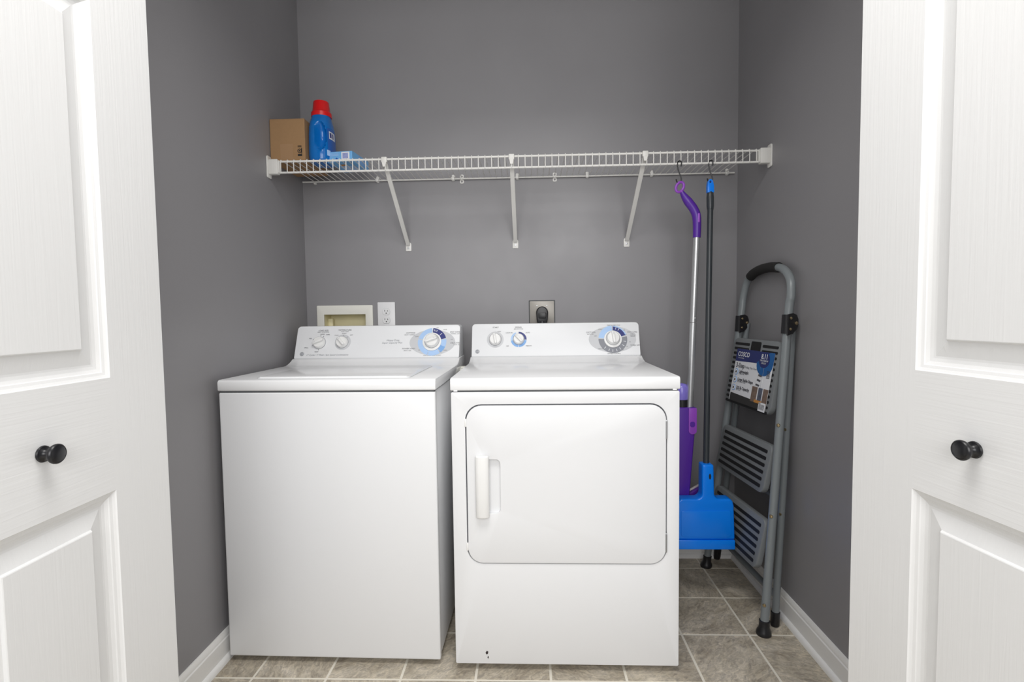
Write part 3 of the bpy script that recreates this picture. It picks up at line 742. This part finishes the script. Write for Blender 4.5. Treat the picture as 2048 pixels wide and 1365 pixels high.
# ------------------------------------------------------------------ hanging tools
def hook(x, lab):
    z = SZ0
    path = [(x + .0075, SY - .007, z - .012), (x + .0085, SY - .0085, z + .001), (x + .006, SY - .005, z + .0085), (x + .001, SY, z + .0095), (x - .004, SY - .002, z + .004), (x - .005, SY - .004, z - .012), (x + .001, SY - .004, z - .034), (x + .008, SY - .004, z - .052), (x + .009, SY - .004, z - .063), (x + .004, SY - .004, z - .073), (x - .003, SY - .004, z - .0735), (x - .008, SY - .004, z - .066), (x - .010, SY - .004, z - .058)]
    return tag(finish('s_hook', tube(smooth_path(path, 5), .0024, 8), M['hook']), lab, 'hook', 'hooks on the shelf rail')
HX1, HX2 = .7195, .8360
hook(HX1, 'black wire hook on the shelf rail holding the purple mop')
hook(HX2, 'black wire hook on the shelf rail holding the blue broom')

def mop():
    root = thing('spray_mop', 'purple and silver spray mop hanging beside the dryer', 'mop', (.76, SY, .25)); w = W(root)
    y = SY - .004
    P = lambda x, z, dy=0: (x, y + dy, z)
    cxh, czh = HX1 + .004, SZ0 - .088
    ring = [(cxh + .0145 * math.cos(a) + .004 * math.sin(a), y, czh + .0185 * math.sin(a)) for a in [i * 2 * PI / 24 for i in range(24)]]
    w.part('hanging_loop', tube(ring, .0052, 8, closed=True), M['violet'])
    w.part('loop_neck', tube([(cxh + .006, y, czh - .016), (.733, y, 1.558)], [.0052, .0072], 10), M['violet'])
    g = smooth_path([P(.731, 1.562), P(.741, 1.545), P(.757, 1.523), P(.774, 1.500), P(.7855, 1.474), P(.7885, 1.44), P(.7878, 1.39)], 5)
    rr = [.0075 + (.0165 - .0075) * min(1, i / 9) if i < 20 else .0165 - .0022 * (i - 20) / 10 for i in range(len(g))]
    gp = w.part('grip', tube(g, rr, 16), M['purple'], smooth=50)
    finish('trigger', prism(rrect(-.006, .006, -.018, .018, .006, 4), lambda u, v, t: (.7905 + u * .7, y - .0125 - t, 1.462 + v), 0, .004, bev=.0012), M['violet'], gp)
    w.part('pole', tube([P(.7872, 1.395), P(.7757, 1.068)], .0118, 16), M['alu'], smooth=50)
    w.part('pole', tube([P(.7757, 1.066), P(.7640, .735)], .0128, 16), M['alu'], smooth=50)
    w.part('pole_button', lathe([(0, 0), (.003, 0), (.002, .003), (0, .0035)], frame_mtx((.7800, y - .011, 1.084), (1, 0, 0), (0, 0, 1)), 10), M['alu'])
    # tapering body shell
    f = lambda u, v, t: (u, y + t, v)
    body = prism([(.692, .742), (.786, .742), (.7825, .70), (.7600, .402), (.752, .392), (.716, .392), (.710, .402)], f, -.024, .022, bev=.007, seg=3)
    bd = w.part('body_shell', body, M['purple'], smooth=45)
    finish('release_tab', prism(rrect(.7530, .7835, .640, .741, (.014, .014, .002, .002), 6), f, -.0275, -.0235, bev=.0012), M['violet'], bd)
    finish('thumb_dent', prism(rrect(.7575, .7765, .668, .689, .008, 5), f, -.0282, -.0273), M['purple'], bd, 0)
    bt = lathe([(0, 0), (.023, 0), (.025, .004), (.025, .062), (.018, .074), (.0, .078)], Matrix.Translation((.7365, y + .012, .755)), 24)
    w.part('liquid_bottle', bt, M['lilac'], smooth=50)
    w.part('bottle_cap', lathe([(0, 0), (.0245, 0), (.0245, .035), (0, .035)], Matrix.Translation((.7365, y + .008, .735)), 24), M['black'])
    # mop head hanging behind the broom
    q = [(.700, .425), (.735, .372), (.820, .420), (.826, .400), (.800, .300), (.690, .300)]
    w.part('mop_head', prism(q, f, .020, .042, bev=.004, seg=2), M['purple'])
    w.part('mop_pad', prism([(.735, .376), (.822, .425), (.832, .400), (.806, .290), (.685, .290), (.70, .37)], f, .042, .052, bev=.003), M['microf'])
    w.part('swivel_joint', tube([P(.736, .40), P(.745, .36)], .010, 10), M['purple'])
mop()

def broom():
    root = thing('broom', 'blue broom head on a charcoal pole hanging beside the ladder', 'broom', (.814, -.36, .21)); w = W(root)
    yt, yb = SY - .004, -.357                       # hangs from the rail, head resting forward against the ladder
    Y = lambda z: yt + (yb - yt) * (1.60 - z) / (1.60 - .30)
    P = lambda x, z: (x, Y(z), z)
    f = lambda u, v, t: (u, Y(v) + t, v)
    ex = .8362
    tip = prism([(ex - .012, 1.556), (ex + .012, 1.556), (ex + .0118, 1.582), (ex + .0075, 1.601), (ex + .002, 1.606), (ex - .004, 1.606), (ex - .0085, 1.601), (ex - .0118, 1.582)], f, -.010, .010, holes=[circ(ex - .001, 1.596, .0042, 10)], bev=.002)
    w.part('end_cap', tip, M['blue'])
    w.part('grip', tube([P(ex, 1.560), P(ex, 1.556), P(ex, 1.54), P(ex, 1.505), P(ex, 1.494), P(ex - .0001, 1.4935)], [.010, .0118, .0135, .0132, .0118, .0115], 18), M['charcoal'], smooth=50)
    w.part('pole', tube([P(ex, 1.496), P(.8255, 1.02)], .0108, 18), M['charcoal'], smooth=50)
    w.part('pole', tube([P(.8255, 1.022), P(.8150, .525)], .0112, 18), M['charcoal'], smooth=50)
    cx = .8130
    def arc(ox, oz, r, a0, a1, n=6): return [(ox + r * math.cos(math.radians(a0 + (a1 - a0) * i / n)), oz + r * math.sin(math.radians(a0 + (a1 - a0) * i / n))) for i in range(n + 1)]
    half = [(.0980, .252), (.0945, .380)] + arc(.0925 - .018, .4045 - .018, .018, 0, 90) + arc(.0435, .4255, .021, 270, 180) + [(.0215, .51), (.0205, .534)]
    ol = [(cx + u, v) for u, v in half] + [(cx - u - (.02 if u > .06 else 0), v) for u, v in reversed(half)]
    hd = w.part('broom_head', prism(ol, f, -.030, .020, bev=.006, seg=3), M['blue'], smooth=40)
    sk = prism([(cx - .1165, .2155), (cx + .0970, .2155), (cx + .0970, .2505), (cx - .1165, .2505)], f, -.0335, .022, bev=.003, seg=2)
    finish('lower_band', sk, M['blue'], hd, 40)
    finish('raised_panel', prism(rrect(cx - .103, cx + .083, .262, .362, .012, 5), f, -.0325, -.0285, bev=.002, seg=2), M['blue'], hd, 40)
    finish('socket_hole', prism(circ(cx + .006, .490, .0042, 16, .011), f, -.0308, -.0296), M['slot'], hd, 0)
broom()

# ------------------------------------------------------------------ step ladder folded against the right wall
def ladder():
    root = thing('step_ladder', 'folded grey three-step ladder leaning on the right wall', 'ladder', (.95, -.33, 0)); w = W(root)
    nx, ny, nz = 0.99342, 0.06960, -0.09095
    NV = Vector((nx, ny, nz))
    def LP(y, z, off=0.0):
        x = .938 - (ny * (y + .567) + nz * z) / nx
        return tuple(Vector((x, y, z)) - NV * off)
    FR, FL = (.938, -.567, 0), (.905, -.096, 0); BR, BL = (1.020, -.535, 1.07), (1.020, -.148, 1.065)
    lerp = lambda a, b, t: tuple(Vector(a).lerp(Vector(b), t))
    path = [lerp(FR, BR, .03), lerp(FR, BR, .5), BR, (1.028, -.537, 1.155), (1.034, -.520, 1.212), (1.038, -.470, 1.250), (1.040, -.40, 1.266), (1.041, -.31, 1.268), (1.041, -.225, 1.258), (1.038, -.172, 1.230), (1.031, -.148, 1.165), BL, lerp(FL, BL, .5), lerp(FL, BL, .03)]
    w.part('front_frame', tube(smooth_path(path, 6), .0142, 14), M['lad'], smooth=50)
    gp = smooth_path([(1.0395, -.425, 1.263), (1.0405, -.36, 1.269), (1.041, -.29, 1.268), (1.0405, -.228, 1.259), (1.039, -.196, 1.246)], 5)
    w.part('hand_grip', tube(gp, .0182, 16), M['foam'], smooth=50)
    RR, RL = (1.000, -.516, 0), (.978, -.022, 0); TR, TL = (1.0475, -.512, 1.06), (1.0475, -.148, 1.06)
    for a, b in ((RR, TR), (RL, TL)):
        w.part('rear_leg', tube([lerp(a, b, .03), lerp(a, b, 1)], .0122, 14), M['lad'], smooth=50)
    w.part('crossbar', tube([lerp(RR, TR, .10), lerp(RL, TL, .10)], .0115, 12), M['lad'], smooth=50)
    w.part('crossbar', tube([lerp(RR, TR, .42), lerp(RL, TL, .42)], .0095, 12), M['lad'], smooth=50)
    # feet
    for a, b, r in ((FR, BR, .0142), (FL, BL, .0142), (RR, TR, .0122), (RL, TL, .0122)):
        ax = (Vector(b) - Vector(a)).normalized(); o = Vector(a); o.z = 0
        m = Matrix.Translation(o) @ Matrix(((1, 0, ax.x / ax.z, 0), (0, 1, ax.y / ax.z, 0), (0, 0, 1, 0), (0, 0, 0, 1)))
        big = r > .013
        pr = [(0, 0.0005), (r * 1.62, .0005), (r * 1.75, .006), (r * 1.62, .015), (r * 1.22, .026), (r * 1.20, .046), (r * 1.24, .049), (r * 1.0, .051)] if big else [(0, .0005), (r * 1.1, .0005), (r * 1.25, .01), (r * 1.25, .05), (r * 1.0, .052)]
        w.part('foot', lathe(pr, m, 20), M['black'], smooth=40)
    # hinge brackets with rivets
    for (fx, fy, fz), (rx, ry, rz), s in ((BR, TR, 1), (BL, TL, -1)):
        # plate wraps the front tube and reaches back to the rear leg (towards the wall and the back)
        yo = -.0185 if s > 0 else -.0185
        o0 = Vector((fx, fy + yo, fz)); 
        pl = prism([(-.020, -.042), (.012, -.036), (.034, -.024), (.044, -.010), (.044, .008), (.034, .022), (.014, .027), (-.018, .024)], lambda u, v, t: (fx + u * .74, fy + yo + u * .34 + t, fz + v * 1.08), -.003, .003, bev=.001, seg=1)
        tube([(fx - .0035, fy - .001, fz - .040), (fx + .0005, fy, fz + .024)], .0182, 16, pl)
        bk = w.part('hinge_bracket', pl, M['black'], smooth=40)
        for (u, v, r) in ((-.001, .012, .0048), (-.003, -.022, .0048), (.031, -.004, .0064)):
            q = (fx + u * .74, fy + yo + u * .34 - .003, fz + v * 1.08)
            finish('rivet', lathe([(0, 0), (r, 0), (r * .9, .002), (r * .4, .0036), (0, .004)], frame_mtx(q, (1, .3, 0), (0, 0, 1)), 14), M['brass'], bk)
    # steps
    def step(z0, z1, y0, y1, rad, strips, off0=.022, off1=.002):
        offz = lambda z: off0 + (off1 - off0) * (z - z0) / (z1 - z0)
        f = lambda u, v, t: LP(-u, v, offz(v) + t)      # u grows towards the camera
        st = w.part('step', prism(rrect(-y1, -y0, z0, z1, rad, 6), f, -.012, .009, bev=.003, seg=2), M['step'], smooth=40)
        for (u0, u1, v0, v1) in strips:
            finish('tread_strip', prism(rrect(u0, u1, v0, v1, min(.0045, (v1 - v0) * .45), 4), f, .0086, .0100), M['tread'], st, 0)
        return st, f
    # platform step
    z0, z1, y0, y1 = .742, 1.000, -.512, -.168
    ua, ub = -y1 + .016, -y0 - .016
    um = (ua + ub) / 2
    strips = []
    for i in range(13):
        v = z1 - .022 - i * .0192
        if i < 2: strips += [(ua, um - .042, v - .005, v + .005), (um + .052, ub, v - .005, v + .005)]
        else: strips.append((ua, ub, v - .005, v + .005))
    s1, f1 = step(z0, z1, y0, y1, .030, strips)
    finish('carry_hole', prism(rrect(um - .030, um + .040, .955, .992, .006, 4), f1, .0086, .0102), M['tread'], s1, 0)
    for z0_, z1_, y0_, y1_ in ((.470, .640, -.520, -.150), (.205, .380, -.528, -.138)):
        ua, ub = -y1_ + .022, -y0_ - .022
        step(z0_, z1_, y0_, y1_, .026, [(ua, ub, v - .0060, v + .0060) for v in [z1_ - .026 - i * (z1_ - z0_ - .048) / 5 for i in range(6)]])
    # rivets in the front tubes
    for a, b in ((FR, BR),):
        for t in (.675, .385, .10):
            p = Vector(lerp(a, b, t)) + Vector((-.010, -.010, 0))
            w.part('rivet', lathe([(0, 0), (.0062, 0), (.005, .003), (0, .0042)], frame_mtx(p, (.7, -.7, 0), (0, 0, 1)), 12), M['brass'])
    for t in (.66, .38):
        p = Vector(lerp(RR, TR, t)) + Vector((-.0085, -.0085, 0)); w.part('rivet', lathe([(0, 0), (.005, 0), (.004, .0025), (0, .0032)], frame_mtx(p, (.7, -.7, 0), (0, 0, 1)), 12), M['brass'])
    # product card strapped on the platform step
    cu0, cu1, cv0, cv1 = .214, .486, .752, .958
    H = .0110
    fc = lambda u, v, t: f1(u, v, t)
    card = w.part('label_card', prism(rrect(cu0, cu1, cv0, cv1, .003, 2), fc, H, H + .0008), M['white'], smooth=0)
    def ap(name, ol, mat, h=1): return finish(name, prism(ol, fc, H + .0004 + .0005 * (h - 1), H + .0009 + .0005 * h), mat, card, 0)
    CW, CH = cu1 - cu0, cv1 - cv0
    q = lambda s, t: (cu0 + s * CW, cv0 + t * CH)
    ap('header_band', [q(0, .76), q(1, .80), q(1, 1), q(0, 1)], M['navy'])
    arcp = [(cu0 + CW * (.80 + .20 * math.cos(a)), cv0 + CH * (.80 + .22 * math.sin(a))) for a in [PI + i * PI / 10 for i in range(11)]]
    ap('round_emblem', [q(1, 1)] + [q(.86, 1)] + arcp[::1] if False else arcp + [q(1, 1), q(.90, 1)], M['cblue'], 2)
    ap('round_emblem', [(cu0 + CW * (.78 + .13 * math.cos(a)), cv0 + CH * (.86 + .14 * math.sin(a))) for a in [i * PI / 12 for i in range(24)]], M['navy'], 3)
    ap('footer_band', [q(.02, 0), q(1, 0), q(1, .10), q(.62, .13), q(.02, .15)], M['dkcard'])
    for s0, s1_, mt in ((.60, .735, 'photo1'), (.765, .86, 'photo2'), (.885, 1.0, 'photo1')): ap('photo', [q(s0, .10), q(s1_, .10), q(s1_, .37), q(s0, .37)], M[mt], 2)
    ap('photo', [q(.70, .10), q(.88, .10), q(.88, .15), q(.70, .15)], M['orange'], 3)
    ap('barcode_panel', [q(.83, -.02), q(.995, -.02), q(.995, .13), q(.83, .13)], M['white'], 3)
    for i in range(7): ap('barcode_bar', [q(.85 + i * .019, .01), q(.858 + i * .019, .01), q(.858 + i * .019, .10), q(.85 + i * .019, .10)], M['ink'], 4)
    for t in (.56, .41, .255): ap('icon_ring', [q(.085 + .052 * math.cos(a), t + .062 * math.sin(a)) for a in [i * PI / 10 for i in range(20)]], M['mdblue'], 2); 
    for t in (.56, .41, .255): ap('icon_centre', [q(.085 + .042 * math.cos(a), t + .050 * math.sin(a)) for a in [i * PI / 10 for i in range(20)]], M['white'], 3); ap('icon_mark', [q(.065, t - .02), q(.105, t - .015), q(.10, t + .025), q(.07, t + .015)], M['ink'], 4)
    for i in range(3): ap('ladder_picture', [q(.70 - i * .012, .60 - i * .085), q(.785 - i * .012, .585 - i * .085), q(.775 - i * .012, .555 - i * .085), q(.69 - i * .012, .57 - i * .085)], M['ink'], 2)
    for s, b_ in ((.715, .655), (.80, .80)): ap('ladder_picture', [q(s, .73), q(s + .008, .73), q(b_ + .008, .38), q(b_, .38)], M['inklt'], 2)
    for i in range(6): ap('barcode_bar', [q(.89, .56 + i * .022), q(.965, .56 + i * .022), q(.965, .572 + i * .022), q(.89, .572 + i * .022)], M['ink'], 2)
    e = .001
    def tm(s, t, h=.0022):
        u, v = q(s, t); p0 = Vector(fc(u, v, H + h)); px_ = Vector(fc(u + e, v, H + h)) - p0; py_ = Vector(fc(u, v + e, H + h)) - p0
        return frame_mtx(p0, px_, py_)
    for s_, s, t, sz, mt in (('COSCO', .05, .90, .026, 'white'), ('home & office', .08, .83, .008, 'inklt'), ('3-Step', .05, .685, .026, 'ink'), ('Folding Step Stool', .31, .675, .012, 'grprint'), ('Lightweight', .165, .575, .016, 'ink'), ('Compact fold', .165, .535, .008, 'grprint'),
                           ('Large Stable Steps', .165, .425, .016, 'ink'), ('Slip-resistant treads', .165, .385, .008, 'grprint'), ('225 lb Capacity', .165, .27, .016, 'ink'), ('Steel frame', .165, .23, .008, 'grprint')):
        text(card, s_, sz, tm(s, t), M[mt], 'LEFT', bold=.0004 if sz > .015 else 0)
    text(card, '8.11', .026, tm(.785, .915, .0036), M['white'], bold=.0005); text(card, 'MAX REACH', .0095, tm(.785, .845, .0036), M['white']); text(card, 'HEIGHT', .0095, tm(.785, .80, .0036), M['inklt'])
ladder()
